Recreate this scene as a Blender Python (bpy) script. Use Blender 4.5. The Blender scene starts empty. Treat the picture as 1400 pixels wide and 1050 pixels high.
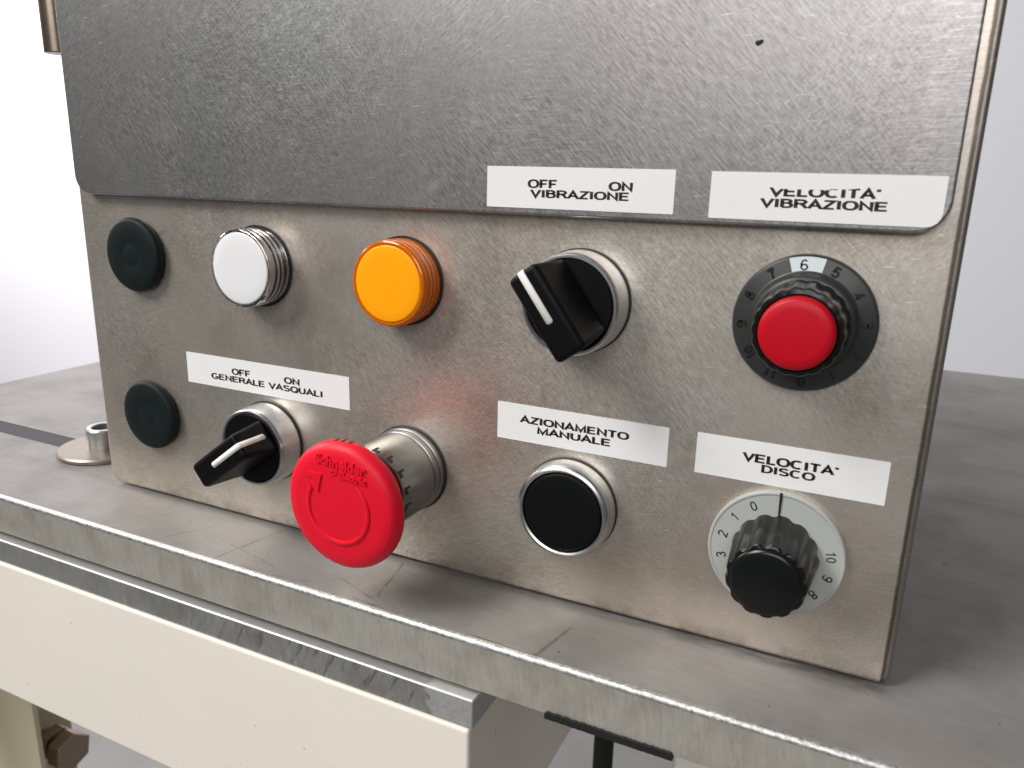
import bpy, bmesh, math, random
from mathutils import Vector, Matrix
random.seed(7)
MM = 0.001
sc = bpy.context.scene
col = sc.collection
PI = math.pi

# ------------------------------------------------------------------ camera
cam_d = bpy.data.cameras.new("camera")
cam = bpy.data.objects.new("camera", cam_d)
col.objects.link(cam)
Rc = ((0.902475, 0.430028, 0.024802), (-0.133279, 0.224024, 0.965427), (0.409604, -0.874580, 0.259490))
Mw = Matrix.Identity(4)
for i in range(3):
    for j in range(3):
        Mw[i][j] = Rc[j][i]
Mw[0][3], Mw[1][3], Mw[2][3] = 0.1335, -0.2064, 0.1304
cam.matrix_world = Mw
cam_d.sensor_width = 36
cam_d.lens = 1060.27 / 1400 * 36
cam_d.clip_start = 0.01
cam_d.clip_end = 50
cam_d.dof.use_dof = True
cam_d.dof.focus_distance = 0.25
cam_d.dof.aperture_fstop = 24
sc.camera = cam

# ------------------------------------------------------------------ light
w = bpy.data.worlds.new("World")
sc.world = w
w.use_nodes = True
bg = w.node_tree.nodes["Background"]
bg.inputs[0].default_value = (0.93, 0.96, 1.0, 1)
bg.inputs[1].default_value = 0.085
sc.view_settings.view_transform = 'Standard'
sc.view_settings.look = 'None'
sc.view_settings.exposure = -0.1
sc.view_settings.gamma = 1.0
sc.view_settings.use_curve_mapping = False


def area(name, loc, target, sx, sy, power, color):
    d = bpy.data.lights.new(name, 'AREA')
    d.shape = 'RECTANGLE'
    d.size, d.size_y = sx, sy
    d.energy = power
    d.color = color
    o = bpy.data.objects.new(name, d)
    col.objects.link(o)
    o.location = loc
    o.rotation_euler = (Vector(target) - Vector(loc)).to_track_quat('-Z', 'Y').to_euler()
    return o


area("ceiling_lamp_key", (-0.9, -0.98, 1.35), (0, 0, 0.05), 0.75, 0.75, 40, (1.0, 0.985, 0.965))
area("front_fill", (0.35, -1.5, 0.80), (0.1, 0.0, 0.15), 1.1, 0.7, 14, (1.0, 0.975, 0.965))  # added fill behind the camera, brightens the panel and its reflections
area("wall_fill", (-2.5, 0.15, 1.3), (-2.0, 1.5, 0.7), 1.0, 1.0, 84, (1.0, 0.93, 0.92))  # unseen light added to brighten the left of the back wall

# ------------------------------------------------------------------ materials
MATS = {}


class N:
    """small node-tree helper"""
    def __init__(self, name):
        self.m = bpy.data.materials.new(name)
        self.m.use_nodes = True
        self.t = self.m.node_tree
        self.b = self.t.nodes["Principled BSDF"]
        MATS[name] = self.m

    def new(self, typ, **kw):
        n = self.t.nodes.new(typ)
        for k, v in kw.items():
            setattr(n, k, v)
        return n

    def put(self, sock, v):
        if hasattr(v, "is_linked"):
            self.t.links.new(v, sock)
        elif v is not None:
            sock.default_value = v

    def math(self, op, a, b=None, c=None, clamp=False):
        n = self.new("ShaderNodeMath", operation=op, use_clamp=clamp)
        for s, v in zip(n.inputs, (a, b, c)):
            self.put(s, v)
        return n.outputs[0]

    def vmath(self, op, a, b=None, scale=None):
        n = self.new("ShaderNodeVectorMath", operation=op)
        self.put(n.inputs[0], a)
        if b is not None:
            self.put(n.inputs[1], b)
        if scale is not None:
            self.put(n.inputs["Scale"], scale)
        return n

    def noise(self, vec, scale, detail=2, rough=0.5, dist=0.0):
        n = self.new("ShaderNodeTexNoise")
        self.put(n.inputs["Vector"], vec)
        n.inputs["Scale"].default_value = scale
        n.inputs["Detail"].default_value = detail
        n.inputs["Roughness"].default_value = rough
        n.inputs["Distortion"].default_value = dist
        return n.outputs["Fac"]

    def ramp(self, v, a, b, lo=0.0, hi=1.0):
        n = self.new("ShaderNodeMapRange", interpolation_type='SMOOTHSTEP')
        self.put(n.inputs[0], v)
        n.inputs[1].default_value = a
        n.inputs[2].default_value = b
        n.inputs[3].default_value = lo
        n.inputs[4].default_value = hi
        return n.outputs[0]

    def mix(self, f, a, b):
        n = self.new("ShaderNodeMix", data_type='RGBA')
        self.put(n.inputs[0], f)
        self.put(n.inputs[6], a if hasattr(a, "is_linked") else (*a, 1))
        self.put(n.inputs[7], b if hasattr(b, "is_linked") else (*b, 1))
        return n.outputs[2]

    def mm(self):
        """object coordinates in millimetres"""
        t = self.new("ShaderNodeTexCoord")
        return self.vmath('SCALE', t.outputs["Object"], scale=1000.0).outputs[0]

    def mapped(self, vec, rot, scale):
        """turn the coordinates first, then stretch them"""
        r = self.new("ShaderNodeMapping")
        self.put(r.inputs[0], vec)
        r.inputs["Rotation"].default_value = rot
        return self.vmath('MULTIPLY', r.outputs[0], scale).outputs[0]

    def bump(self, h, dist, strength=1.0, normal=None):
        n = self.new("ShaderNodeBump")
        n.inputs["Strength"].default_value = strength
        n.inputs["Distance"].default_value = dist
        self.put(n.inputs["Height"], h)
        if normal is not None:
            self.put(n.inputs["Normal"], normal)
        return n.outputs[0]

    def set(self, **kw):
        names = dict(color="Base Color", rough="Roughness", metal="Metallic", spec="Specular IOR Level", trans="Transmission Weight",
                     ior="IOR", coat="Coat Weight", coat_rough="Coat Roughness", normal="Normal", sss="Subsurface Weight", sss_scale="Subsurface Scale",
                     aniso="Anisotropic", emit="Emission Color", emit_s="Emission Strength")
        for k, v in kw.items():
            s = self.b.inputs[names[k]]
            if k in ("color", "emit") and not hasattr(v, "is_linked"):
                v = (*v, 1)
            self.put(s, v)
        return self.m


def seg(n, p, a, b, width):
    """mask of a thin scratch from a to b (mm)"""
    a, b = Vector(a), Vector(b)
    ab = b - a
    d = n.vmath('SUBTRACT', p, tuple(a)).outputs[0]
    t = n.math('DIVIDE', n.vmath('DOT_PRODUCT', d, tuple(ab)).outputs["Value"], ab.length_squared, clamp=True)
    q = n.vmath('SCALE', tuple(ab), scale=t).outputs[0]
    r = n.vmath('LENGTH', n.vmath('SUBTRACT', d, q).outputs[0]).outputs["Value"]
    return n.ramp(r, width * 0.3, width, 1.0, 0.0)


def swirl_steel(name, base, rough, stain=(0.30, 0.26, 0.21), fleck=1.0, stain_amt=0.45, metal=0.72, seam=False):
    """hand-sanded stainless sheet: short fine scratches crossing at several angles, stains, nicks"""
    n = N(name)
    p = n.mm()
    fl = None
    for ang, sx, sz, wt, ms in ((0.04, 0.20, 1.9, 0.8, 0.013), (-0.8, 0.26, 1.7, 1.2, 0.011), (0.65, 0.26, 1.7, 0.8, 0.015), (1.3, 0.3, 1.6, 0.6, 0.02)):
        q = n.mapped(p, (0, ang, 0), (sx, 1.0, sz))
        t = n.math('SUBTRACT', n.noise(q, 1.0, 3, 0.65), 0.5)
        off = n.vmath('ADD', p, (37.0 * ang, 91.0 * wt, 53.0 * ang)).outputs[0]
        mk = n.ramp(n.noise(off, ms, 2, 0.55), 0.42, 0.60, 0.05, 1.0)
        t = n.math('MULTIPLY', t, n.math('MULTIPLY', mk, wt * fleck))
        fl = t if fl is None else n.math('ADD', fl, t)
    e = n.noise(p, 1.3, 3, 0.7)
    fl = n.math('MULTIPLY_ADD', n.math('SUBTRACT', e, 0.5), 0.35 * fleck, fl)
    gl = None
    for ang, sx, sz, sc_, lo in ((0.6, 0.35, 2.2, 0.75, 0.70), (-0.3, 0.25, 2.4, 0.8, 0.70), (0.1, 0.18, 2.6, 0.9, 0.69)):
        t = n.ramp(n.noise(n.mapped(p, (0, ang, 0), (sx, 1.0, sz)), sc_, 2, 0.5), lo, lo + 0.07)
        gl = t if gl is None else n.math('MAXIMUM', gl, t)
    st = n.ramp(n.noise(p, 0.022, 5, 0.6), 0.40, 0.72)
    st2 = n.ramp(n.noise(p, 0.07, 5, 0.65), 0.5, 0.78)
    tint = n.ramp(n.noise(p, 0.016, 3, 0.55), 0.36, 0.66)
    b0 = n.mix(tint, tuple(x * y for x, y in zip(base, (0.97, 0.995, 1.0))), tuple(x * y for x, y in zip(base, (1.05, 1.01, 1.0))))
    colr = n.mix(n.math('MULTIPLY', st, stain_amt), b0, stain)
    colr = n.mix(n.math('MULTIPLY', st2, stain_amt * 0.45), colr, tuple(x * 0.8 for x in stain))
    sep = n.new("ShaderNodeSeparateXYZ")
    n.put(sep.inputs[0], p)
    # band of coarser grinding beside the right-hand corner
    band = n.math('MULTIPLY', n.ramp(sep.outputs[0], 133, 140), n.ramp(n.noise(n.mapped(p, (0, 0.05, 0), (0.12, 1, 1.6)), 1.0, 3, 0.6), 0.47, 0.66))
    colr = n.mix(n.math('MULTIPLY', band, 0.3), colr, (0.78, 0.76, 0.73))
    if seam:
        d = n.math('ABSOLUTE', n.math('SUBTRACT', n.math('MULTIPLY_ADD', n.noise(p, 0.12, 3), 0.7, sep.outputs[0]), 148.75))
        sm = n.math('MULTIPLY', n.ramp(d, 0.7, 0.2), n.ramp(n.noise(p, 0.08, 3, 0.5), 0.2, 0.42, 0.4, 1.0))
        colr = n.mix(n.math('MULTIPLY', n.ramp(sep.outputs[0], 147.4, 148.6), 0.75), colr, (0.25, 0.225, 0.19))  # shade on the right edge strip, put into the steel's colour
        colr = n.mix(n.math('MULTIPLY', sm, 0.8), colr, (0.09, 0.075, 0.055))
        # grime working up from the foot of the box
        ft = n.math('MULTIPLY', n.ramp(sep.outputs[2], 7, 1.5), n.ramp(n.noise(p, 0.12, 4, 0.65), 0.4, 0.65))
        colr = n.mix(n.math('MULTIPLY', ft, 0.45), colr, (0.22, 0.19, 0.15))
    bright = n.math('MULTIPLY_ADD', gl, 0.55, n.math('ADD', 1.0, n.math('MULTIPLY', fl, 1.0)))
    cm = n.vmath('SCALE', colr, scale=bright).outputs[0]
    rg = n.math('ADD', rough, n.math('MULTIPLY_ADD', n.math('SUBTRACT', st2, 0.4), 0.06, n.math('MULTIPLY', fl, 0.12)))
    return n.set(color=cm, metal=metal, rough=rg, spec=0.3, normal=n.bump(fl, 0.000006, 0.4))


swirl_steel("lid_steel", (0.385, 0.383, 0.382), 0.44, stain=(0.30, 0.285, 0.26), stain_amt=0.35, metal=0.95, fleck=1.05)
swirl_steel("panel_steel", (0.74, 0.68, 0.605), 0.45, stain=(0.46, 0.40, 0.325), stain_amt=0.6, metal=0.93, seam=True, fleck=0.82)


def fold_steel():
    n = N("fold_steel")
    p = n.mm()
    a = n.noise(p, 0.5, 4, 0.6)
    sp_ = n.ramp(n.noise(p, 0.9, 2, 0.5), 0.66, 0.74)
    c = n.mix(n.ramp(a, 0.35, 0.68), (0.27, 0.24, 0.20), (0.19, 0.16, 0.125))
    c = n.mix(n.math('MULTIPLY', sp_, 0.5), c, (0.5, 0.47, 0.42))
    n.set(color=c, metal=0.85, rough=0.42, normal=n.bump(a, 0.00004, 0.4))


fold_steel()


def table_steel():
    n = N("table_steel")
    p = n.mm()
    warp = n.noise(p, 0.2, 2)
    q = n.vmath('ADD', p, n.vmath('SCALE', (1, 1, 0), scale=n.math('MULTIPLY', n.math('SUBTRACT', warp, 0.5), 1.2)).outputs[0]).outputs[0]
    a = n.noise(n.mapped(p, (0, 0, 0.15), (0.09, 0.5, 1)), 1.0, 4, 0.6)
    b = n.noise(n.mapped(p, (0, 0, -0.5), (0.08, 0.16, 1)), 1.0, 4, 0.6)
    st = n.ramp(n.noise(p, 0.02, 4, 0.62), 0.4, 0.7)
    sp = n.ramp(n.noise(p, 0.3, 1, 0.4), 0.775, 0.80)
    lines = None
    for s, e, wd in (((-62, -32), (-55.5, -2), 0.45), ((2.6, -24), (-2, -2), 0.55), ((-14, -20), (2, -26), 0.3), ((-92, -31), (-80, -10), 0.3), ((-40, -30), (-22, -27), 0.3),
                     ((64, -12), (60, -30), 0.8), ((-4, -28), (14, -29.5), 0.35), ((40, -29), (60, -30), 0.4), ((158, -35), (172, -25), 0.4), ((-70, -18), (-40, -24), 0.25)):
        m = seg(n, q, (*s, 0), (*e, 0), wd)
        lines = m if lines is None else n.math('MAXIMUM', lines, m)
    brk = n.ramp(n.noise(p, 0.13, 3, 0.6), 0.3, 0.62, 0.15, 1.0)
    lines = n.math('MULTIPLY', n.math('MULTIPLY', lines, brk), 0.62)
    c = n.mix(n.math('MULTIPLY', st, 0.5), (0.30, 0.288, 0.275), (0.22, 0.202, 0.182))
    c = n.vmath('SCALE', c, scale=n.math('ADD', 0.93, n.math('MULTIPLY', n.math('SUBTRACT', n.math('ADD', n.math('MULTIPLY', a, 0.7), n.math('MULTIPLY', b, 0.3)), 0.5), 0.4))).outputs[0]
    # grime along the front lip, broken up
    sep = n.new("ShaderNodeSeparateXYZ")
    n.put(sep.inputs[0], p)
    lip = n.math('MULTIPLY', n.ramp(sep.outputs[1], -26, -30.5), n.ramp(n.noise(n.mapped(p, (0, 0, 0), (0.5, 1.2, 1)), 0.5, 4, 0.7), 0.5, 0.66))
    c = n.mix(n.math('MULTIPLY', lip, 0.55), c, (0.14, 0.12, 0.1))
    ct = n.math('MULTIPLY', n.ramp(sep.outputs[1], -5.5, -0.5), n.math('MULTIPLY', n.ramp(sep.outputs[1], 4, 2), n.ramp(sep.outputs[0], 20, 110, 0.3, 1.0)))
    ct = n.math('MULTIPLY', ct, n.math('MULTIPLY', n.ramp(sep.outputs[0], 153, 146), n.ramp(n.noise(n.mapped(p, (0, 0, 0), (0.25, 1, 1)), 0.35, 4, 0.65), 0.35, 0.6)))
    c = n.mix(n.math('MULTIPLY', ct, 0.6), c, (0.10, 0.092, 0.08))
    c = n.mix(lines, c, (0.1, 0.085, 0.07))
    c = n.mix(n.math('MULTIPLY', sp, 0.7), c, (0.13, 0.11, 0.09))
    rg = n.math('ADD', 0.38, n.math('MULTIPLY_ADD', st, 0.10, n.math('MULTIPLY', a, 0.1)))
    rg = n.math('ADD', rg, n.math('MULTIPLY', lines, 0.3))
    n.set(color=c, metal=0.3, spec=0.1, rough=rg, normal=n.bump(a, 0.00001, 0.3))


table_steel()


def edge_steel(name, base, vertical=True, worn=None, smear=False):
    """ground edge of a thick plate: upright grinding marks, grime"""
    n = N(name)
    p = n.mm()
    a = n.noise(n.mapped(p, (0, 0.12, 0), (1.3, 1, 0.16)), 1.0, 3, 0.6)
    b = n.noise(p, 0.06, 4, 0.6)
    nick = n.ramp(n.noise(n.mapped(p, (0, 0.1, 0), (0.9, 1, 0.14)), 0.8, 2, 0.5), 0.64, 0.72)
    st = n.ramp(b, 0.42, 0.68)
    c = n.mix(n.math('MULTIPLY', st, 0.55), base, tuple(x * y for x, y in zip(base, (0.7, 0.64, 0.54))))
    c = n.vmath('SCALE', c, scale=n.math('ADD', 0.8, n.math('MULTIPLY', a, 0.4))).outputs[0]
    c = n.mix(n.math('MULTIPLY', nick, 0.45), c, (0.75, 0.72, 0.68))
    rg = n.math('ADD', 0.36, n.math('MULTIPLY', a, 0.16))
    metal = 0.75
    if smear:
        sep = n.new("ShaderNodeSeparateXYZ")
        n.put(sep.inputs[0], p)
        x = sep.outputs[0]
        s = n.noise(n.mapped(p, (0, -0.45, 0), (0.55, 1, 0.09)), 0.75, 3, 0.6)
        s = n.math('MULTIPLY', n.ramp(s, 0.53, 0.66), n.math('MULTIPLY', n.ramp(x, -95, -30), n.ramp(x, 34, 24)))
        c = n.mix(n.math('MULTIPLY', s, 0.65), c, (0.13, 0.115, 0.095))
        wv = n.math('ADD', x, n.math('MULTIPLY', n.noise(p, 0.35, 4, 0.65), 16.0))
        wm = n.ramp(wv, 33.5, 36.5)
        wn = n.noise(p, 0.6, 4, 0.65)
        c = n.mix(n.math('MULTIPLY', wm, n.ramp(wn, 0.3, 0.6, 0.25, 0.8)), c, (0.52, 0.53, 0.54))
        c = n.mix(n.ramp(sep.outputs[2], -19.6, -19.1), c, (0.74, 0.73, 0.71))  # worn top arris, with its catch of light also put into the colour
        rg = n.math('ADD', rg, n.math('MULTIPLY', wm, 0.22))
    n.set(color=c, metal=metal, rough=rg, normal=n.bump(a, 0.00006, 0.5))


edge_steel("table_edge_steel", (0.66, 0.64, 0.575))
edge_steel("bar_steel", (0.42, 0.42, 0.41), smear=True)


def worn_edge():
    n = N("bright_edge_steel")
    p = n.mm()
    a = n.noise(n.mapped(p, (0, 0, 0), (0.8, 1, 1)), 1.0, 3, 0.6)
    c = n.mix(n.ramp(a, 0.35, 0.65), (0.36, 0.35, 0.335), (0.62, 0.61, 0.595))
    n.set(color=c, metal=0.9, rough=0.45, normal=n.bump(a, 0.0002, 0.5))


worn_edge()


def plastic(name, color, rough=0.4, var=0.06, grain=0.00001, gscale=3.0, **kw):
    n = N(name)
    p = n.mm()
    v = n.noise(p, 0.25, 4, 0.6)
    c = n.vmath('SCALE', (*color,), scale=n.math('ADD', 1 - var, n.math('MULTIPLY', v, 2 * var))).outputs[0]
    f = n.noise(p, gscale, 2, 0.5)
    rg = n.math('ADD', rough - 0.05, n.math('MULTIPLY', v, 0.1))
    return n.set(color=c, rough=rg, normal=n.bump(f, grain, 0.5), **kw)


plastic("plug_black", (0.007, 0.0115, 0.0115), 0.55, spec=0.15)
plastic("gasket_black", (0.008, 0.008, 0.008), 0.6)
plastic("handle_black", (0.003, 0.003, 0.0035), 0.5, spec=0.13)
plastic("cap_black", (0.003, 0.0035, 0.0035), 0.55, spec=0.13)
plastic("knob_black", (0.006, 0.0065, 0.0065), 0.22, var=0.2, spec=0.35)
plastic("dial_black", (0.030, 0.033, 0.032), 0.38, spec=0.4)
plastic("ink_black", (0.006, 0.006, 0.006), 0.55)
plastic("dial_ink", (0.002, 0.002, 0.002), 0.5)
plastic("line_white", (0.82, 0.80, 0.76), 0.5)
plastic("window_white", (0.68, 0.73, 0.75), 0.3)
plastic("label_white", (0.76, 0.765, 0.755), 0.45, var=0.02, spec=0.25)
plastic("lens_white", (0.75, 0.755, 0.765), 0.4, var=0.015, sss=0.15, sss_scale=0.002)
plastic("lens_amber", (1.0, 0.375, 0.002), 0.4, var=0.02, spec=0.25, sss=0.2, sss_scale=0.002)
plastic("stop_red", (0.70, 0.006, 0.024), 0.45, var=0.03, spec=0.25)
plastic("cap_red", (0.45, 0.002, 0.011), 0.42, var=0.05, spec=0.25)
plastic("dial_grey", (0.40, 0.415, 0.39), 0.42, var=0.04)
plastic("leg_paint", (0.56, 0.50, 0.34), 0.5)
plastic("slot_grey", (0.055, 0.056, 0.06), 0.55, spec=0.15)
plastic("rubber_black", (0.006, 0.006, 0.006), 0.7)
plastic("speck_black", (0.01, 0.009, 0.008), 0.8)


def clear(name, color, rough=0.06, trans=1.0):
    n = N(name)
    p = n.mm()
    f = n.noise(p, 0.8, 2)
    n.set(color=color, rough=rough, trans=trans, ior=1.46, normal=n.bump(f, 0.00002, 0.4))


clear("clear_plastic", (0.97, 0.97, 0.97))
clear("amber_plastic", (0.95, 0.27, 0.006), 0.14, 0.6)
plastic("amber_core", (0.95, 0.30, 0.003), 0.4)
plastic("lamp_core", (0.62, 0.61, 0.60), 0.35, metal=0.5)


def chrome(name, color, rough):
    n = N(name)
    p = n.mm()
    f = n.noise(p, 0.9, 3, 0.6)
    s = n.ramp(n.noise(p, 0.35, 4, 0.6), 0.5, 0.75)
    c = n.mix(n.math('MULTIPLY', s, 0.3), color, tuple(x * 0.6 for x in color))
    n.set(color=c, metal=1.0, rough=n.math('ADD', rough, n.math('MULTIPLY', f, 0.08)), normal=n.bump(f, 0.00002, 0.3))


chrome("chrome", (0.62, 0.62, 0.625), 0.27)
chrome("satin_chrome", (0.27, 0.266, 0.258), 0.30)
chrome("hinge_steel", (0.27, 0.225, 0.17), 0.28)
chrome("zinc", (0.46, 0.475, 0.47), 0.3)
chrome("washer_steel", (0.33, 0.285, 0.24), 0.38)
chrome("bolt_steel", (0.42, 0.33, 0.25), 0.42)


def cream():
    n = N("cream_paint")
    p = n.mm()
    v = n.noise(p, 0.02, 4, 0.6)
    sp = n.ramp(n.noise(p, 0.3, 1, 0.3), 0.80, 0.81)
    f = n.noise(p, 0.5, 3, 0.5)
    c = n.mix(n.ramp(v, 0.35, 0.65), (0.80, 0.745, 0.655), (0.775, 0.73, 0.645))
    c = n.mix(n.math('MULTIPLY', sp, 0.5), c, (0.3, 0.25, 0.19))
    n.set(color=c, rough=0.42, normal=n.bump(f, 0.00015, 0.25))


cream()


def wallm():
    n = N("wall_paint")
    t = n.new("ShaderNodeTexCoord")
    v = n.noise(t.outputs["Object"], 2.0, 3)
    c = n.mix(v, (0.755, 0.775, 0.82), (0.74, 0.765, 0.815))
    n.set(color=c, rough=0.8, normal=n.bump(n.noise(t.outputs["Object"], 60, 3), 0.001, 0.2))
    n = N("floor_paint")
    t = n.new("ShaderNodeTexCoord")
    v = n.noise(t.outputs["Object"], 3.0, 5, 0.6)
    c = n.mix(n.ramp(v, 0.35, 0.65), (0.27, 0.27, 0.265), (0.22, 0.218, 0.21))
    n.set(color=c, rough=0.55)


wallm()


# ------------------------------------------------------------------ geometry helpers
def link(name, me, mat, parent=None, sharp=35, bevel=None, segs=3):
    if mat:
        me.materials.append(MATS[mat])
    for p in me.polygons:
        p.use_smooth = True
    me.set_sharp_from_angle(angle=math.radians(sharp))
    o = bpy.data.objects.new(name, me)
    col.objects.link(o)
    if parent:
        o.parent = parent
    if bevel:
        b = o.modifiers.new("bevel", 'BEVEL')
        b.width = bevel * MM
        b.segments = segs
        b.limit_method = 'ANGLE'
        b.angle_limit = math.radians(40)
        b.harden_normals = False
    return o


def pydata(name, verts, faces, mat, parent=None, scale=MM, **kw):
    me = bpy.data.meshes.new(name)
    me.from_pydata([(x * scale, y * scale, z * scale) for x, y, z in verts], [], faces)
    bm = bmesh.new()
    bm.from_mesh(me)
    bmesh.ops.recalc_face_normals(bm, faces=bm.faces)
    bm.to_mesh(me)
    bm.free()
    return link(name, me, mat, parent, **kw)


def empty(name, loc=(0, 0, 0), parent=None):
    o = bpy.data.objects.new(name, None)
    o.empty_display_size = 0.01
    col.objects.link(o)
    o.location = loc
    if parent:
        o.parent = parent
    return o


def tag(o, label=None, cat=None, group=None, kind=None):
    for k, v in (("label", label), ("category", cat), ("group", group), ("kind", kind)):
        if v:
            o[k] = v
    return o


def lathe(name, c, prof, mat, parent, seg_n=96, rad=None, **kw):
    """revolve (radius, height) pairs around the panel normal; heights are mm out of the panel.
    rad(theta, r, h) may reshape the radius"""
    X, Z = c
    verts, faces, rings = [], [], []
    for r, h in prof:
        if r < 1e-6:
            rings.append([len(verts)])
            verts.append((X, -h, Z))
        else:
            ids = []
            for i in range(seg_n):
                t = 2 * PI * i / seg_n
                rr = rad(t, r, h) if rad else r
                ids.append(len(verts))
                verts.append((X + rr * math.cos(t), -h, Z + rr * math.sin(t)))
            rings.append(ids)
    for a, b in zip(rings, rings[1:]):
        if len(a) == 1 and len(b) == 1:
            continue
        for i in range(seg_n):
            j = (i + 1) % seg_n
            if len(a) == 1:
                faces.append((a[0], b[i], b[j]))
            elif len(b) == 1:
                faces.append((a[i], a[j], b[0]))
            else:
                faces.append((a[i], a[j], b[j], b[i]))
    return pydata(name, verts, faces, mat, parent, **kw)


def rounded_outline(x0, x1, z0, z1, radii, n=8):
    """radii: bottom-left, bottom-right, top-right, top-left"""
    pts = []
    cs = ((x0, z0, 1, 1, 180), (x1, z0, -1, 1, 270), (x1, z1, -1, -1, 0), (x0, z1, 1, -1, 90))
    for (x, z, sx, sz, a0), r in zip(cs, radii):
        if r <= 0:
            pts.append((x, z))
            continue
        cx, cz = x + sx * r, z + sz * r
        for i in range(n + 1):
            a = math.radians(a0 + 90 * i / n)
            pts.append((cx + r * math.cos(a), cz + r * math.sin(a)))
    return pts


def plate(name, outline, y0, y1, mat, parent, **kw):
    """prism of an outline in the panel plane (x, z) from y0 to y1"""
    n = len(outline)
    v = [(x, y0, z) for x, z in outline] + [(x, y1, z) for x, z in outline]
    f = [tuple(range(n)), tuple(range(2 * n - 1, n - 1, -1))] + [(i, (i + 1) % n, n + (i + 1) % n, n + i) for i in range(n)]
    return pydata(name, v, f, mat, parent, **kw)


def slab(name, outline, z0, z1, mat, parent, **kw):
    n = len(outline)
    v = [(x, y, z0) for x, y in outline] + [(x, y, z1) for x, y in outline]
    f = [tuple(range(n)), tuple(range(2 * n - 1, n - 1, -1))] + [(i, (i + 1) % n, n + (i + 1) % n, n + i) for i in range(n)]
    return pydata(name, v, f, mat, parent, **kw)


def box(name, x0, x1, y0, y1, z0, z1, mat, parent=None, **kw):
    return slab(name, [(x0, y0), (x1, y0), (x1, y1), (x0, y1)], z0, z1, mat, parent, **kw)


def text_polys(s, bold=0.02, spacing=1.0):
    cu = bpy.data.curves.new("lettering", 'FONT')
    cu.body = s
    cu.offset = bold
    cu.space_character = spacing
    cu.resolution_u = 6
    o = bpy.data.objects.new("lettering", cu)
    col.objects.link(o)
    dg = bpy.context.evaluated_depsgraph_get()
    me = o.evaluated_get(dg).to_mesh()
    vs = [(v.co.x, v.co.y) for v in me.vertices]
    fs = [tuple(p.vertices) for p in me.polygons]
    o.evaluated_get(dg).to_mesh_clear()
    bpy.data.objects.remove(o)
    bpy.data.curves.remove(cu)
    return vs, fs


GL = {}


def arc(cx, cy, rx, ry, a0, a1, n=14):
    return [(cx + rx * math.cos(math.radians(a0 + (a1 - a0) * i / n)), cy + ry * math.sin(math.radians(a0 + (a1 - a0) * i / n))) for i in range(n + 1)]


def superarc(cx, cy, rx, ry, a0, a1, n=28, k=0.86):
    out = []
    for i in range(n + 1):
        t = math.radians(a0 + (a1 - a0) * i / n)
        c, s_ = math.cos(t), math.sin(t)
        out.append((cx + rx * math.copysign(abs(c) ** k, c), cy + ry * math.copysign(abs(s_) ** k, s_)))
    return out


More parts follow.
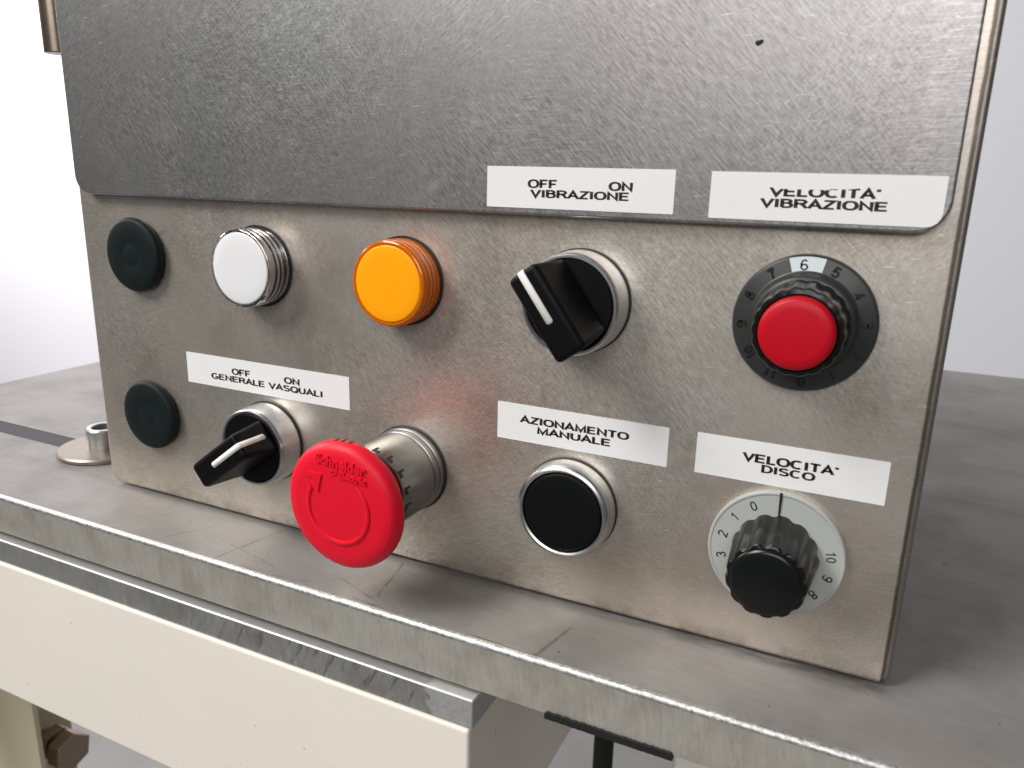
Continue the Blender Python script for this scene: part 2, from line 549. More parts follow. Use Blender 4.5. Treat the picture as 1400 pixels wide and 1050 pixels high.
def glyphs():
    """block capitals and numerals as pen strokes in a box one unit high: (advance, strokes)"""
    G = GL
    w = 0.06
    h = 1 - w
    G['A'] = (0.72, [[(0.03, 0), (0.36, 0.95), (0.69, 0)], [(0.15, 0.33), (0.57, 0.33)]])
    G['B'] = (0.70, [[(0.1, w), (0.1, h), (0.38, h)] + arc(0.38, 0.745, 0.19, 0.195, 90, -90) + [(0.1, 0.55)], [(0.36, 0.55), (0.4, 0.55)] + arc(0.4, 0.305, 0.22, 0.245, 90, -90) + [(0.1, w)]])
    G['C'] = (0.76, [superarc(0.39, 0.5, 0.31, 0.445, 48, 312)])
    G['D'] = (0.75, [[(0.1, w), (0.1, h), (0.34, h)] + arc(0.34, 0.5, 0.33, 0.44, 90, -90, 20) + [(0.1, w)]])
    G['E'] = (0.68, [[(0.63, h), (0.1, h), (0.1, w), (0.64, w)], [(0.1, 0.52), (0.58, 0.52)]])
    G['F'] = (0.62, [[(0.59, h), (0.1, h), (0.1, 0)], [(0.1, 0.5), (0.52, 0.5)]])
    G['G'] = (0.80, [superarc(0.4, 0.5, 0.32, 0.445, 50, 300) + [(0.70, 0.2), (0.70, 0.45), (0.42, 0.45)]])
    G['I'] = (0.28, [[(0.14, 0), (0.14, 1)]])
    G['L'] = (0.58, [[(0.1, 1), (0.1, w), (0.56, w)]])
    G['M'] = (0.84, [[(0.1, 0), (0.1, 0.93), (0.42, 0.08), (0.74, 0.93), (0.74, 0)]])
    G['N'] = (0.74, [[(0.1, 0), (0.1, 0.92), (0.64, 0.08), (0.64, 1)]])
    G['O'] = (0.80, [superarc(0.4, 0.5, 0.33, 0.445, 0, 360, 40)])
    G['Q'] = (0.80, [superarc(0.4, 0.5, 0.33, 0.445, 0, 360, 40), [(0.45, 0.26), (0.74, -0.02)]])
    G['R'] = (0.74, [[(0.1, 0), (0.1, h), (0.42, h)] + arc(0.42, 0.73, 0.21, 0.21, 90, -90) + [(0.1, 0.52)], [(0.38, 0.5), (0.52, 0.36), (0.70, 0.0)]])
    G['S'] = (0.70, [arc(0.35, 0.74, 0.255, 0.20, 20, 180)[:-1] + [(0.1, 0.70), (0.16, 0.58), (0.35, 0.52), (0.53, 0.46), (0.61, 0.33)] + arc(0.35, 0.27, 0.265, 0.215, 0, -160)])
    G['T'] = (0.66, [[(0.02, h), (0.64, h)], [(0.33, h), (0.33, 0)]])
    G['U'] = (0.74, [[(0.1, 1), (0.1, 0.36)] + arc(0.37, 0.34, 0.27, 0.285, 180, 360) + [(0.64, 1)]])
    G['V'] = (0.70, [[(0.03, 1), (0.35, 0.06), (0.67, 1)]])
    G['Z'] = (0.66, [[(0.06, h), (0.60, h), (0.07, w), (0.62, w)]])
    G["'"] = (0.22, [[(0.11, 1), (0.11, 0.74)]])
    G[' '] = (0.34, [])
    G['0'] = (0.58, [superarc(0.29, 0.5, 0.22, 0.45, 0, 360, 36, 0.92)])
    G['1'] = (0.58, [[(0.12, 0.76), (0.24, 0.84), (0.34, 0.97), (0.34, 0)]])
    G['2'] = (0.58, [arc(0.29, 0.71, 0.22, 0.235, 165, -20) + [(0.40, 0.5), (0.2, 0.30), (0.07, 0.06), (0.53, 0.06)]])
    G['3'] = (0.58, [arc(0.28, 0.735, 0.19, 0.205, 160, -80) + [(0.24, 0.53)], [(0.24, 0.53)] + arc(0.28, 0.29, 0.22, 0.235, 88, -160)])
    G['4'] = (0.58, [[(0.55, 0.26), (0.05, 0.26), (0.40, 0.96), (0.40, 0)]])
    G['5'] = (0.58, [[(0.50, 0.94), (0.15, 0.94), (0.09, 0.50)] + arc(0.28, 0.33, 0.23, 0.27, 140, -160)])
    G['6'] = (0.58, [arc(0.30, 0.70, 0.20, 0.245, 25, 95) + [(0.16, 0.84), (0.08, 0.60), (0.07, 0.36)] + arc(0.29, 0.30, 0.22, 0.245, 165, 520, 30)])
    G['7'] = (0.58, [[(0.06, 0.93), (0.52, 0.93), (0.32, 0.55), (0.22, 0.0)]])
    G['8'] = (0.58, [superarc(0.29, 0.74, 0.185, 0.20, 0, 360, 30, 0.95), superarc(0.29, 0.29, 0.225, 0.235, 0, 360, 30, 0.95)])
    G['9'] = (0.58, [arc(0.29, 0.70, 0.22, 0.245, -15, 345, 30) + [(0.51, 0.60), (0.48, 0.30), (0.40, 0.14)] + arc(0.28, 0.29, 0.20, 0.235, -50, -155)])


glyphs()


def pen(path, wd):
    """outline quads of a stroke of the given width"""
    closed = math.dist(path[0], path[-1]) < 1e-4
    pts = [Vector(p) for p in (path[:-1] if closed else path)]
    pts = [p for i, p in enumerate(pts) if i == 0 or (p - pts[i - 1]).length > 1e-5]
    n = len(pts)
    L, R_ = [], []
    for i in range(n):
        a = pts[i - 1] if (i > 0 or closed) else None
        b = pts[(i + 1) % n] if (i < n - 1 or closed) else None
        d0 = (pts[i] - a).normalized() if a is not None else None
        d1 = (b - pts[i]).normalized() if b is not None else None
        d0 = d0 or d1
        d1 = d1 or d0
        t = d0 + d1
        t = t.normalized() if t.length > 1e-6 else d0
        nrm = Vector((-t.y, t.x))
        k = min(1 / max(abs(nrm.dot(Vector((-d1.y, d1.x)))), 0.3), 2.6)
        L.append(pts[i] + nrm * wd / 2 * k)
        R_.append(pts[i] - nrm * wd / 2 * k)
    vs = [tuple(p) for p in L + R_]
    m_ = n if closed else n - 1
    fs = [(i, (i + 1) % n, n + (i + 1) % n, n + i) for i in range(m_)]
    return vs, fs


def stroke_text(s, wd=0.135, track=0.06):
    vs, fs, x = [], [], 0.0
    for ch in s:
        adv, st = GL[ch]
        for path in st:
            v, f = pen(path, wd)
            o = len(vs)
            vs += [(x + a, b) for a, b in v]
            fs += [tuple(o + i for i in q) for q in f]
        x += adv + track
    return vs, fs


def letters(name, s, x0, x1, z0, cap, h, mat, parent, rot=0.0, bold=0.02, spacing=1.0, thick=0.0, clip=None):
    """lettering fitted between x0 and x1 with baseline z0 and capital height cap (mm), h mm out of the panel"""
    if thick:
        vs, fs = text_polys(s, bold, spacing)
        ref, _ = text_polys("H", bold)
        ch = max(v[1] for v in ref)
        b0 = min(v[1] for v in ref)
    else:
        vs, fs = stroke_text(s, bold)
        ch, b0 = 1.0, 0.0
    a, b = min(v[0] for v in vs), max(v[0] for v in vs)
    k = (x1 - x0) / (b - a)
    kz = cap / (ch - b0)
    cr, sr = math.cos(rot), math.sin(rot)
    out = []
    for x, y in vs:
        u, v = (x - a) * k, (y - b0) * kz
        if clip:
            lim = clip(u / (x1 - x0)) * cap
            v = min(v, lim)
        out.append((x0 + u * cr - v * sr, -h, z0 + u * sr + v * cr))
    if thick:
        n = len(out)
        bm = bmesh.new()
        bv = [bm.verts.new((p[0] * MM, p[1] * MM, p[2] * MM)) for p in out]
        for f in fs:
            try:
                bm.faces.new([bv[i] for i in f])
            except ValueError:
                pass
        r = bmesh.ops.extrude_face_region(bm, geom=bm.faces[:])
        for e in r["geom"]:
            if isinstance(e, bmesh.types.BMVert):
                e.co.y -= thick * MM
        bmesh.ops.recalc_face_normals(bm, faces=bm.faces[:])
        me = bpy.data.meshes.new(name)
        bm.to_mesh(me)
        bm.free()
        return link(name, me, mat, parent)
    return pydata(name, out, fs, mat, parent)


def polar_letters(name, s, c, r, ang, size, h, mat, parent, wide=1.0, bold=0.13):
    """a numeral standing radially on a dial: its foot toward the centre"""
    vs, fs = stroke_text(s, bold)
    x_a, x_b = min(v[0] for v in vs), max(v[0] for v in vs)
    y_a, y_b = min(v[1] for v in vs), max(v[1] for v in vs)
    k = size / (y_b - y_a)
    t = math.radians(ang)
    er = (math.cos(t), math.sin(t))
    et = (math.sin(t), -math.cos(t))
    out = []
    for x, y in vs:
        u = (x - (x_a + x_b) / 2) * k * wide
        v = (y - (y_a + y_b) / 2) * k + r
        out.append((c[0] + er[0] * v + et[0] * u, -h, c[1] + er[1] * v + et[1] * u))
    return pydata(name, out, fs, mat, parent)


# ------------------------------------------------------------------ setting
wall = box("wall", -6000, 3000, 1500, 1520, -900, 2500, "wall_paint")
tag(wall, kind="structure")
floor = box("floor", -6000, 3000, -2500, 1499, -930, -900, "floor_paint")
tag(floor, kind="structure")

# ------------------------------------------------------------------ steel table top
tab = tag(empty("table_top"), "thick brushed steel plate under the control box, with a long slot", "table top")
YF = -31.4
ol = [(-343, YF + 1.4), (600, YF + 1.4), (600, 433), (-343, 433), (-343, 30), (-186, 30), (-186, 18), (-343, 18)]
slab("plate", ol, -16.2, 0, "table_steel", tab, bevel=0.5)
box("front_edge", -343, 600, YF, YF + 1.398, -16.2, -1.5, "table_edge_steel", tab, bevel=0.15)
# the broken front arris, worn bright
arr = []
nseg = 330
prof = [(YF + 1.45, 0.02), (YF + 1.1, -0.05), (YF + 0.62, -0.3), (YF + 0.25, -0.75), (YF + 0.02, -1.25), (YF - 0.01, -1.7)]
va, fa = [], []
for i in range(nseg + 1):
    x = -343 + 943 * i / nseg
    d = 0.05 * math.sin(x * 0.9) + random.uniform(-0.07, 0.07)
    for j, (y, z) in enumerate(prof):
        k = 1 if j in (0, len(prof) - 1) else 0
        va.append((x, y + (0 if k else d * 0.5), z + (0 if j == 0 else d * 0.5)))
m = len(prof)
for i in range(nseg):
    for j in range(m - 1):
        fa.append((i * m + j, (i + 1) * m + j, (i + 1) * m + j + 1, i * m + j + 1))
pydata("chamfer", va, fa, "bright_edge_steel", tab, sharp=80)
box("slot_strip", -342, -187, 18.3, 29.7, -9, -0.5, "slot_grey", tab)

rv, rf_ = [], []
for i in range(61):
    x = 64.5 + 36.7 * i / 60
    jag = random.uniform(-0.18, 0.18)
    t0 = -15.3 + jag if 0 < i < 60 else -15.9
    for y, z in ((YF - 0.6, -17.5 + 0.5 * jag), (YF - 0.6, t0), (YF - 0.02, t0 + 0.2), (YF - 0.02, -16.25), (YF + 25, -16.25), (YF + 25, -17.5)):
        rv.append((x, y, z))
for i in range(60):
    for j in range(6):
        rf_.append((6 * i + j, 6 * i + (j + 1) % 6, 6 * i + 6 + (j + 1) % 6, 6 * i + 6 + j))
rf_ += [tuple(range(6)), tuple(range(365, 359, -1))]
rub = pydata("rubber_strip", rv, rf_, "rubber_black")
tag(rub, "thin black rubber strip stuck under the steel plate's front edge", "rubber strip")

# ------------------------------------------------------------------ painted machine frame
fr = tag(empty("machine_frame", (0, 0, 0)), "cream painted steel machine frame carrying the table plate", "machine frame")
box("support_bar", -420, 42.3, -33.2, 60, -28.9, -18.9, "bar_steel", fr, bevel=0.6)
box("beam", -420, 41.4, -34.0, 330, -95, -29.1, "cream_paint", fr, bevel=1.1)
box("spacer", -300, 38, -18, 50, -18.85, -16.25, "fold_steel", fr)
box("cross_beam", 95.5, 330, 0, 60, -110, -16.6, "cream_paint", fr, bevel=1.5)
# angle-section leg with its bolt, down to the left
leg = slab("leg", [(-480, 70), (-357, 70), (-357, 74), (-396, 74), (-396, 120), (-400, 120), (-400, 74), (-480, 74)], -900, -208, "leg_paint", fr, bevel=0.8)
box("leg_plate", -480, -357, 60, 160, -207.5, -195, "cream_paint", fr, bevel=1.0)
box("leg_riser", -440, -419.5, -34, 160, -194.8, -29.1, "cream_paint", fr, bevel=1.0)


def hexbolt(parent, x0, y, z):
    def ring(x, r, n, ph=0.0):
        return [(x, y + r * math.cos(2 * PI * i / n + ph), z + r * math.sin(2 * PI * i / n + ph)) for i in range(n)]

    def prism(name, xa, xb, r, n, ph=0.0, **kw):
        v = ring(xa, r, n, ph) + ring(xb, r, n, ph)
        f = [tuple(range(n)), tuple(range(2 * n - 1, n - 1, -1))] + [(i, (i + 1) % n, n + (i + 1) % n, n + i) for i in range(n)]
        return pydata(name, v, f, "bolt_steel", parent, **kw)
    h = prism("hex_bolt", x0 + 22, x0 + 34, 14.6, 6, 0.35, bevel=1.2)
    for nm, xa, xb, r, n in (("shank", x0, x0 + 21.9, 7, 24), ("lock_nut", x0 + 9, x0 + 17, 13.5, 6)):
        o = prism(nm, xa, xb, r, n, 0.2, bevel=0.5)
        o.parent = h


hexbolt(fr, -396, 98, -293)

post = tag(empty("support_post", (0.0, 0.0, -0.9)), "slim black metal post behind the cream beam under the table", "post")
post.location = (0, 0, 0)
v, f = [], []
for k, z in enumerate((-890, -16.5)):
    for i in range(24):
        a = 2 * PI * i / 24
        v.append((29 + 5.6 * math.cos(a), 150 + 5.6 * math.sin(a), z))
f = [tuple(range(24)), tuple(range(47, 23, -1))] + [(i, (i + 1) % 24, 24 + (i + 1) % 24, 24 + i) for i in range(24)]
pydata("rod", v, f, "rubber_black", post)
v = []
for k, (z, r) in enumerate(((-900, 22), (-890.2, 20))):
    for i in range(24):
        a = 2 * PI * i / 24
        v.append((29 + r * math.cos(a), 150 + r * math.sin(a), z))
pydata("foot", v, f, "rubber_black", post)

# washer and sleeve on the slot
ws = tag(empty("washer_sleeve", (-0.186, 0.025, 0)), "steel washer with an upright zinc sleeve over the table slot", "washer")


def vlathe(name, prof, mat, parent, n=64, **kw):
    v, f = [], []
    for r, z in prof:
        for i in range(n):
            a = 2 * PI * i / n
            v.append((r * math.cos(a), r * math.sin(a), z))
    for k in range(len(prof) - 1):
        for i in range(n):
            j = (i + 1) % n
            f.append((k * n + i, k * n + j, (k + 1) * n + j, (k + 1) * n + i))
    return pydata(name, v, f, mat, parent, **kw)


vlathe("washer", [(5.2, 0.1), (20.0, 0.1), (20.6, 0.5), (20.6, 1.8), (20.0, 2.5), (5.2, 2.5), (5.2, 0.1)], "washer_steel", ws)
vlathe("sleeve", [(5.0, 2.55), (7.6, 2.55), (7.6, 11.4), (7.1, 12.0), (5.5, 12.0), (5.0, 11.6), (5.0, 2.55)], "zinc", ws)

# ------------------------------------------------------------------ control box
cb = tag(empty("control_box"), "brushed stainless control box with buttons, lamps, dials and white labels", "control box")
TOP = 215
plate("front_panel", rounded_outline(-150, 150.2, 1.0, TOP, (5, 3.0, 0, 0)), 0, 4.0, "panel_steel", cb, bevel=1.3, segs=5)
box("base_pad", -140, 140, 12, 150, 0.05, 1.55, "rubber_black", cb)
plate("body", rounded_outline(-149.6, 149.8, 1.7, TOP - 0.5, (4, 2.0, 0, 0)), 4.05, 160, "fold_steel", cb, bevel=0.8)
plate("lid_gasket", rounded_outline(-138, 138, 128, TOP - 1, (5, 5, 0, 0)), -2.15, -0.02, "rubber_black", cb)
lid = plate("lid", rounded_outline(-145.8, 146.15, 119.85, TOP, (7.0, 7.5, 0, 0), 12), -4.0, -2.2, "lid_steel", cb, bevel=0.7, segs=4)
sp = lathe("speck", (100.6, 162.0), [(0, 4.06), (0.72, 4.05), (0.78, 4.005)], "speck_black", lid, 20, rad=lambda t, r, h: r * (1 + 0.25 * math.cos(2 * t - 0.6) + 0.12 * math.sin(3 * t)))  # small dark oval disc on the lid's face
# hinge barrel at the left of the lid
hg = empty("hinge", (0, 0, 0), cb)
v, f = [], []
for z in (170.5, TOP):
    for i in range(32):
        a = 2 * PI * i / 32
        v.append((-157.5 + 5.2 * math.cos(a), 4.5 + 5.2 * math.sin(a), z))
f = [tuple(range(32)), tuple(range(63, 31, -1))] + [(i, (i + 1) % 32, 32 + (i + 1) % 32, 32 + i) for i in range(32)]
pydata("knuckle", v, f, "hinge_steel", hg, bevel=0.4)
box("hinge_leaf", -153.5, -149.3, 6, 40, 170.5, TOP, "hinge_steel", hg, bevel=0.3)


# --- blanking plugs
def plug(c, label):
    g = tag(empty("blanking_plug", (0, 0, 0), cb), label)
    lathe("cap", c, [(12.2, 0.0), (13.2, 0.6), (13.8, 1.6), (13.75, 2.8), (13.2, 3.7), (12.2, 4.15), (8, 4.3), (4.5, 4.33), (4.3, 4.27), (4.1, 4.27), (3.9, 4.34), (0, 4.36)], "plug_black", g, sharp=50)


plug((-119.4, 98.2), "black blanking plug above its twin, nearest the lid corner")
plug((-119.4, 35.6), "black blanking plug low on the panel, beside the on switch")


# --- pilot lamps
def lamp(c, label, face, body, core, FR):
    g = tag(empty("pilot_lamp", (0, 0, 0), cb), label)
    lathe("gasket", c, [(11, 0.0), (14.0, 0.0), (14.0, 0.9), (11, 0.9)], "gasket_black", g)
    lathe("core", c, [(11.2, 0.95), (11.2, 8.55), (0, 8.55)], core, g)
    R = 13.3
    pr = [(11.5, 1.0), (R, 1.0)]
    for k in range(3):
        h0 = 1.3 + k * 2.0
        pr += [(R, h0 + 0.1), (R + 0.05, h0 + 1.25), (R - 0.75, h0 + 1.5), (R - 0.75, h0 + 1.8)]
    pr += [(R - 0.15, 7.4), (R - 0.15, 9.1), (R - 0.35, 9.6), (R - 0.75, 9.85), (FR + 0.1, 9.75), (FR + 0.05, 8.85), (11.5, 8.6), (11.5, 1.0)]
    lathe("ribbed_lens", c, pr, body, g, sharp=30)
    lathe("lens_face", c, [(11.4, 8.7), (FR, 8.9), (FR, 9.65), (FR - 0.2, 9.85), (FR - 0.6, 9.95), (8, 10.0), (0, 10.05)], face, g, sharp=60)


lamp((-60.3, 98.0), "white pilot lamp with a clear ribbed rim", "lens_white", "clear_plastic", "lamp_core", 12.0)
lamp((-1.2, 97.6), "amber orange pilot lamp with a ribbed rim", "lens_amber", "amber_plastic", "amber_core", 11.75)


# --- selector switches
def selector(c, ang, label):
    g = tag(empty("selector_switch", (0, 0, 0), cb), label)
    lathe("gasket", c, [(11, 0), (14.9, 0), (14.9, 0.9), (14.5, 1.0), (11, 1.0)], "gasket_black", g)
    lathe("bezel", c, [(12, 1.05), (14.55, 1.05), (14.55, 2.0), (14.3, 8.6), (14.0, 9.7), (13.7, 10.05), (13.1, 10.1), (12.75, 9.8), (12.7, 6)], "chrome", g, sharp=40)
    lathe("turning_disc", c, [(12.55, 5), (12.55, 9.6), (12.2, 10.0), (0, 10.1)], "handle_black", g, sharp=40)
    t = math.radians(ang)
    U = (math.cos(t), math.sin(t))
    V = (-math.sin(t), math.cos(t))

    def P(u, v, h):
        return (c[0] + u * U[0] + v * V[0], -h, c[1] + u * U[1] + v * V[1])
    secs = [(-11.4, 6.4, 10.0), (-12.0, 5.4, 16), (-12.6, 4.1, 26.0)]
    vv = []
    lv = [(10.0, 11.3, 11.6, 6.4), (16.0, 12.0, 12.0, 5.6), (26.0, 12.8, 12.7, 4.6)]
    for h, ut, up, hw in lv:
        vv += [P(-ut, -hw, h), P(up, -hw, h), P(up, hw, h), P(-ut, hw, h)]
    ff = [(0, 1, 2, 3), (8, 9, 10, 11)]
    for k in (0, 4):
        ff += [(k + i, k + (i + 1) % 4, k + 4 + (i + 1) % 4, k + 4 + i) for i in range(4)]
    hd = pydata("handle", vv, ff, "handle_black", g, bevel=1.6, segs=6)
    # white pointer line: along the top, over the end and down
    path = [(-2.8, 26.07), (-2.3, 26.07), (11.7, 26.07), (12.35, 25.85), (12.72, 25.3), (12.35, 20), (12.08, 16), (11.9, 13.6), (11.87, 13.1)]
    wv, wf = [], []
    for k, (u, h) in enumerate(path):
        hw = 0.55 if k in (0, len(path) - 1) else 1.0
        wv += [P(u, -hw, h), P(u, hw, h)]
    for k in range(len(path) - 1):
        wf.append((2 * k, 2 * k + 2, 2 * k + 3, 2 * k + 1))
    o = pydata("pointer_line", wv, wf, "line_white", g, sharp=70)
    so = o.modifiers.new("thick", 'SOLIDIFY')
    so.thickness = 0.12 * MM
    so.offset = 0


selector((-60.2, 34.4), 37, "black selector switch under the GENERALE VASQUALI label")
selector((57.8, 96.5), 126, "black selector switch under the OFF ON VIBRAZIONE label")

# --- push button
pb = tag(empty("push_button", (0, 0, 0), cb), "flat round black push button in a chrome ring")
PC = (57.4, 33.9)
lathe("gasket", PC, [(11, 0), (15.1, 0), (15.1, 0.8), (14.8, 1.0), (11, 1.0)], "gasket_black", pb)
lathe("bezel", PC, [(12, 1.05), (14.85, 1.05), (14.85, 4.5), (14.6, 6.2), (14.1, 7.0), (13.3, 7.3), (12.75, 7.0), (12.55, 6.2), (12.5, 3)], "chrome", pb, sharp=40)
lathe("cap", PC, [(12.35, 3), (12.35, 6.3), (12.0, 6.9), (11.2, 7.1), (6, 6.95), (0, 6.9)], "cap_black", pb, sharp=50)

# --- emergency stop
es = tag(empty("emergency_stop", (0, 0, 0), cb), "big red mushroom emergency stop button on a metal collar")
EC = (-0.5, 35.0)
lathe("gasket", EC, [(11, 0), (14.7, 0), (14.7, 0.9), (14.4, 1.1), (11, 1.1)], "gasket_black", es)
lathe("collar", EC, [(12, 1.15), (14.3, 1.15), (14.3, 2.8), (14.0, 3.0), (13.6, 3.1), (13.6, 3.6), (14.1, 3.8), (14.1, 5.6), (13.8, 5.8), (13.5, 5.9), (13.5, 6.5), (13.9, 6.7), (13.8, 23.4), (13.5, 24.0), (12.5, 24.1), (12.3, 20)], "satin_chrome", es, sharp=30)
for k in range(16):
    t = 2 * PI * (k + 0.5) / 16
    ca, sa = math.cos(t), math.sin(t)

    def Q(r, w_, h):
        return (EC[0] + r * ca - w_ * sa, -h, EC[1] + r * sa + w_ * ca)
    # L-shaped slots cut round the collar's mouth
    out2 = [(-1.2, 23.2), (1.0, 23.2), (1.0, 20.2), (0.3, 20.2), (0.3, 21.9), (-1.2, 21.9)]
    n6 = len(out2)
    vv = [Q(13.0, a, h) for a, h in out2] + [Q(13.96, a, h) for a, h in out2]
    ff = [tuple(range(n6)), tuple(range(2 * n6 - 1, n6 - 1, -1))] + [(i, (i + 1) % n6, n6 + (i + 1) % n6, n6 + i) for i in range(n6)]
    pydata("collar_slot", vv, ff, "gasket_black", es)


def dome(r):
    return 38.5 - 0.9 * (r / 18.0) ** 2


hp = [(12.2, 21.0), (13.0, 24.3), (14.0, 26.0), (15.6, 28.4), (17.6, 30.6), (19.2, 32.2), (19.85, 33.1), (20.0, 34.1), (19.85, 35.2), (19.4, 36.2), (18.7, 36.9), (17.8, dome(17.8))]
hp += [(r, dome(r)) for r in (15, 12, 9, 6, 3, 0)]
lathe("mushroom_head", EC, hp, "stop_red", es, 128, sharp=60)
for a in (83, 90, 97):
    t = math.radians(a)
    ca, sa = math.cos(t), math.sin(t)
    vv = []
    for r in (19.0, 20.06):
        for w_, h in ((-0.5, 33.3), (0.5, 33.3), (0.5, 35.0), (-0.5, 35.0)):
            vv.append((EC[0] + r * ca - w_ * sa, -h, EC[1] + r * sa + w_ * ca))
    pydata("rim_slit", vv, [(0, 1, 2, 3), (4, 5, 6, 7), (0, 1, 5, 4), (1, 2, 6, 5), (2, 3, 7, 6), (3, 0, 4, 7)], "gasket_black", es)


def on_dome(o):
    """sit a flat relief on the domed face"""
    for vtx in o.data.vertices:
        x, z = vtx.co.x / MM - EC[0], vtx.co.z / MM - EC[1]
        vtx.co.y -= dome(math.hypot(x, z)) * MM


on_dome(letters("lettering", "Schneider", EC[0] - 7.6, EC[0] + 10.2, EC[1] + 13.4, 2.9, -0.25, "stop_red", es, rot=math.radians(-4.5), bold=0.03, thick=0.8))
on_dome(letters("lettering", "Electric", EC[0] + 0.9, EC[0] + 10.2, EC[1] + 10.1, 1.9, -0.25, "stop_red", es, rot=math.radians(-4.5), bold=0.04, thick=0.8))


def relief(name, pts, y0, y1):
    n = len(pts)
    v = [(EC[0] + x, y0, EC[1] + z) for x, z in pts] + [(EC[0] + x, y1, EC[1] + z) for x, z in pts]
    f = [tuple(range(n)), tuple(range(2 * n - 1, n - 1, -1))] + [(i, (i + 1) % n, n + (i + 1) % n, n + i) for i in range(n)]
    o = pydata(name, v, f, "stop_red", es)
    on_dome(o)
    return o


# the little sprig mark before "Electric"
mk = []
for i in range(24):
    a = 2 * PI * i / 24
    mk.append((-0.9 + 1.25 * math.cos(a) + 0.3 * math.sin(a), 11.2 + 0.95 * math.sin(a) + 0.25 * math.cos(a)))
inn = [(x * 0.55 + -0.9 * 0.45, z * 0.55 + 11.2 * 0.45) for x, z in mk]
v = [(EC[0] + x, y, EC[1] + z) for y in (0.3, -0.3) for ring in (mk, inn) for x, z in ring]
f = []
for i in range(24):
    j = (i + 1) % 24
    f += [(i, j, 24 + j, 24 + i), (48 + i, 48 + j, 72 + j, 72 + i), (i, j, 48 + j, 48 + i), (24 + i, 24 + j, 72 + j, 72 + i)]
on_dome(pydata("emblem", v, f, "stop_red", es))
# turning arrow: open ring
A0, A1, RR, n = math.radians(150), math.radians(410), 10.7, 72
v, f = [], []
tube = 8
for i in range(n + 1):
    a = A0 + (A1 - A0) * i / n
    for k in range(tube):
        b = 2 * PI * k / tube
        rr = RR + 0.75 * math.cos(b)
        v.append((EC[0] + rr * math.cos(a), 0.6 * math.sin(b), EC[1] + rr * math.sin(a)))
for i in range(n):
    for k in range(tube):
        f.append((i * tube + k, (i + 1) * tube + k, (i + 1) * tube + (k + 1) % tube, i * tube + (k + 1) % tube))
on_dome(pydata("arrow_ring", v, f, "stop_red", es))
relief("arrow_head", [(-11.2, 8.6), (-10.6, 9.9), (-5.2, 9.9), (-5.6, 8.6), (-6.6, 4.2), (-8.0, 5.2), (-8.6, 8.3)], 0.3, -0.5)


# --- speed dials
def flute(nf, depth):
    return lambda t, r, h: r * (1 - depth * (0.5 - 0.5 * math.cos(nf * t)) ** 2)


def sector(name, c, r0, r1, a0, a1, h, mat, parent, n=20):
    v, f = [], []
    for i in range(n + 1):
        a = math.radians(a0 + (a1 - a0) * i / n)
        for r in (r0, r1):
            v.append((c[0] + r * math.cos(a), -h, c[1] + r * math.sin(a)))
    for i in range(n):
        f.append((2 * i, 2 * i + 1, 2 * i + 3, 2 * i + 2))
    return pydata(name, v, f, mat, parent)


D1 = (117.7, 96.4)
d1 = tag(empty("speed_dial", (0, 0, 0), cb), "black numbered speed dial with a red centre cap, set at 6")
lathe("skirt", D1, [(16.8, 0.0), (17.3, 0.3), (17.35, 1.6), (17.0, 2.6), (16.6, 2.85), (13.4, 3.1), (12.9, 3.4), (12.5, 4.2), (12.2, 5.2), (11.6, 5.7), (8, 5.8)], "dial_black", d1, sharp=50)
lathe("knob", D1, [(11.4, 5.75), (11.2, 7.0), (10.7, 15.2), (10.3, 16.0), (9.3, 16.2), (8.9, 15.8), (0, 15.7)], "knob_black", d1, 224, rad=lambda t, r, h: flute(18, 0.03)(t, r, h) if r > 9.8 else r, sharp=40)
lathe("red_cap", D1, [(8.7, 15.75), (8.75, 17.0), (8.5, 17.8), (7.8, 18.3), (6, 18.5), (0, 18.6)], "cap_red", d1, sharp=60)
sector("window", D1, 12.95, 16.75, 77, 107, 3.16, "window_white", d1)
for i, s in enumerate(("6", "5", "4", "3", "2", "1", "0", "11", "10", "9", "8", "7")):
    polar_letters("numeral", s, D1, 14.75, 95 - 30 * i, 2.7, 3.2, "ink_black" if s == "6" else "dial_ink", d1, wide=1.2, bold=0.17 if s != "6" else 0.13)

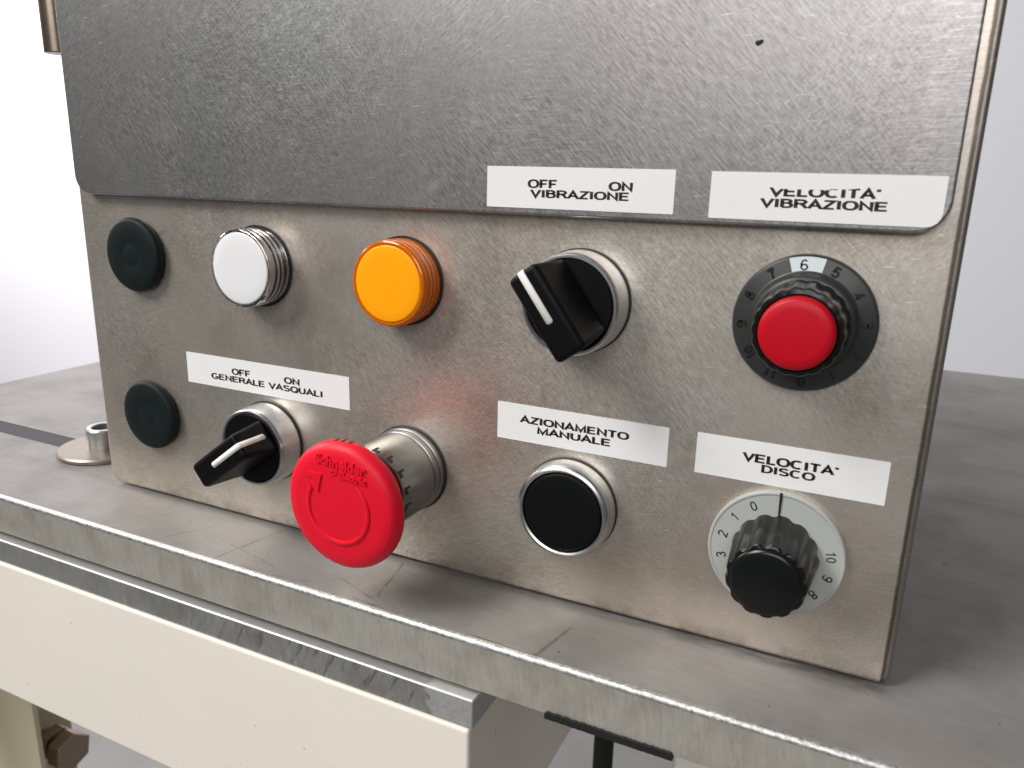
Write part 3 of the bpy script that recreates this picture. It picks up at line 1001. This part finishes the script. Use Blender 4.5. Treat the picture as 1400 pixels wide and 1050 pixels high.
D2 = (117.7, 32.9)
d2 = tag(empty("speed_dial", (0, 0, 0), cb), "pale grey numbered speed dial with a black fluted knob")
lathe("scale_disc", D2, [(17.6, 0.0), (17.95, 0.3), (17.95, 1.8), (17.6, 2.2), (17.2, 2.2), (16.9, 2.0), (12, 2.0), (8, 2.05)], "dial_grey", d2, sharp=30)
lathe("knob", D2, [(11.5, 2.06), (11.5, 3.0), (11.1, 6.0), (10.2, 18.0), (9.9, 18.9), (9.3, 19.2), (9.0, 19.2), (8.7, 19.7), (7.9, 20.05), (0, 20.2)], "knob_black", d2, 224, rad=lambda t, r, h: flute(13, 0.06)(t, r, h) if r > 9.5 else r, sharp=40)
for i in range(11):
    polar_letters("numeral", str(i), D2, 14.4, 118 + 25.2 * i, 2.7, 2.07, "ink_black", d2, wide=1.1)
sector("index_line", D2, 10.0, 18.0, 89.0, 91.4, 2.28, "ink_black", d2, 2)


# --- white labels
def sticker(x0, x1, z0, z1, h, label, lines, corners=(0.15, 0.15, 0.15, 0.15)):
    p = plate("label_strip", rounded_outline(x0, x1, z0, z1, corners, 4), -h, -(h - 0.14), "label_white", cb)
    tag(p, label)
    for s, a, b, z, cap, clip in lines:
        letters("lettering", s, a, b, z, cap, h + 0.012, "ink_black", p, bold=0.225, clip=clip)


sticker(29.4, 83.25, 121.75, 132.9, 4.16, "white label reading OFF ON VIBRAZIONE", [("OFF", 42.0, 50.7, 127.3, 2.15, None), ("ON", 65.5, 72.2, 127.2, 2.15, None), ("VIBRAZIONE", 42.75, 71.2, 124.75, 2.0, None)])
sticker(92.3, 144.45, 121.35, 132.7, 4.16, "white label reading VELOCITA' VIBRAZIONE", [("VELOCITA'", 106.4, 131.2, 127.25, 2.15, lambda u: 0.78 if 0.1 < u < 0.55 else (0.9 if u < 0.75 else 9)), ("VIBRAZIONE", 104.5, 132.9, 124.55, 2.0, None)], corners=(0.15, 3.2, 0.15, 0.15))
sticker(-99.5, -24.1, 51.4, 63.1, 0.16, "white label reading OFF ON GENERALE VASQUALI", [("OFF", -77.1, -68.2, 57.25, 2.2, None), ("ON", -52.5, -45.4, 57.25, 2.2, None), ("GENERALE VASQUALI", -87.4, -35.5, 54.35, 2.1, None)])
sticker(32.3, 86.0, 51.5, 63.2, 0.16, "white label reading AZIONAMENTO MANUALE", [("AZIONAMENTO", 39.8, 74.6, 57.6, 2.1, None), ("MANUALE", 45.7, 69.0, 54.75, 2.05, None)])
sticker(93.9, 142.3, 51.6, 63.3, 0.16, "white label reading VELOCITA' DISCO", [("VELOCITA'", 106.3, 130.6, 57.5, 2.25, None), ("DISCO", 111.6, 125.3, 54.95, 2.05, None)])
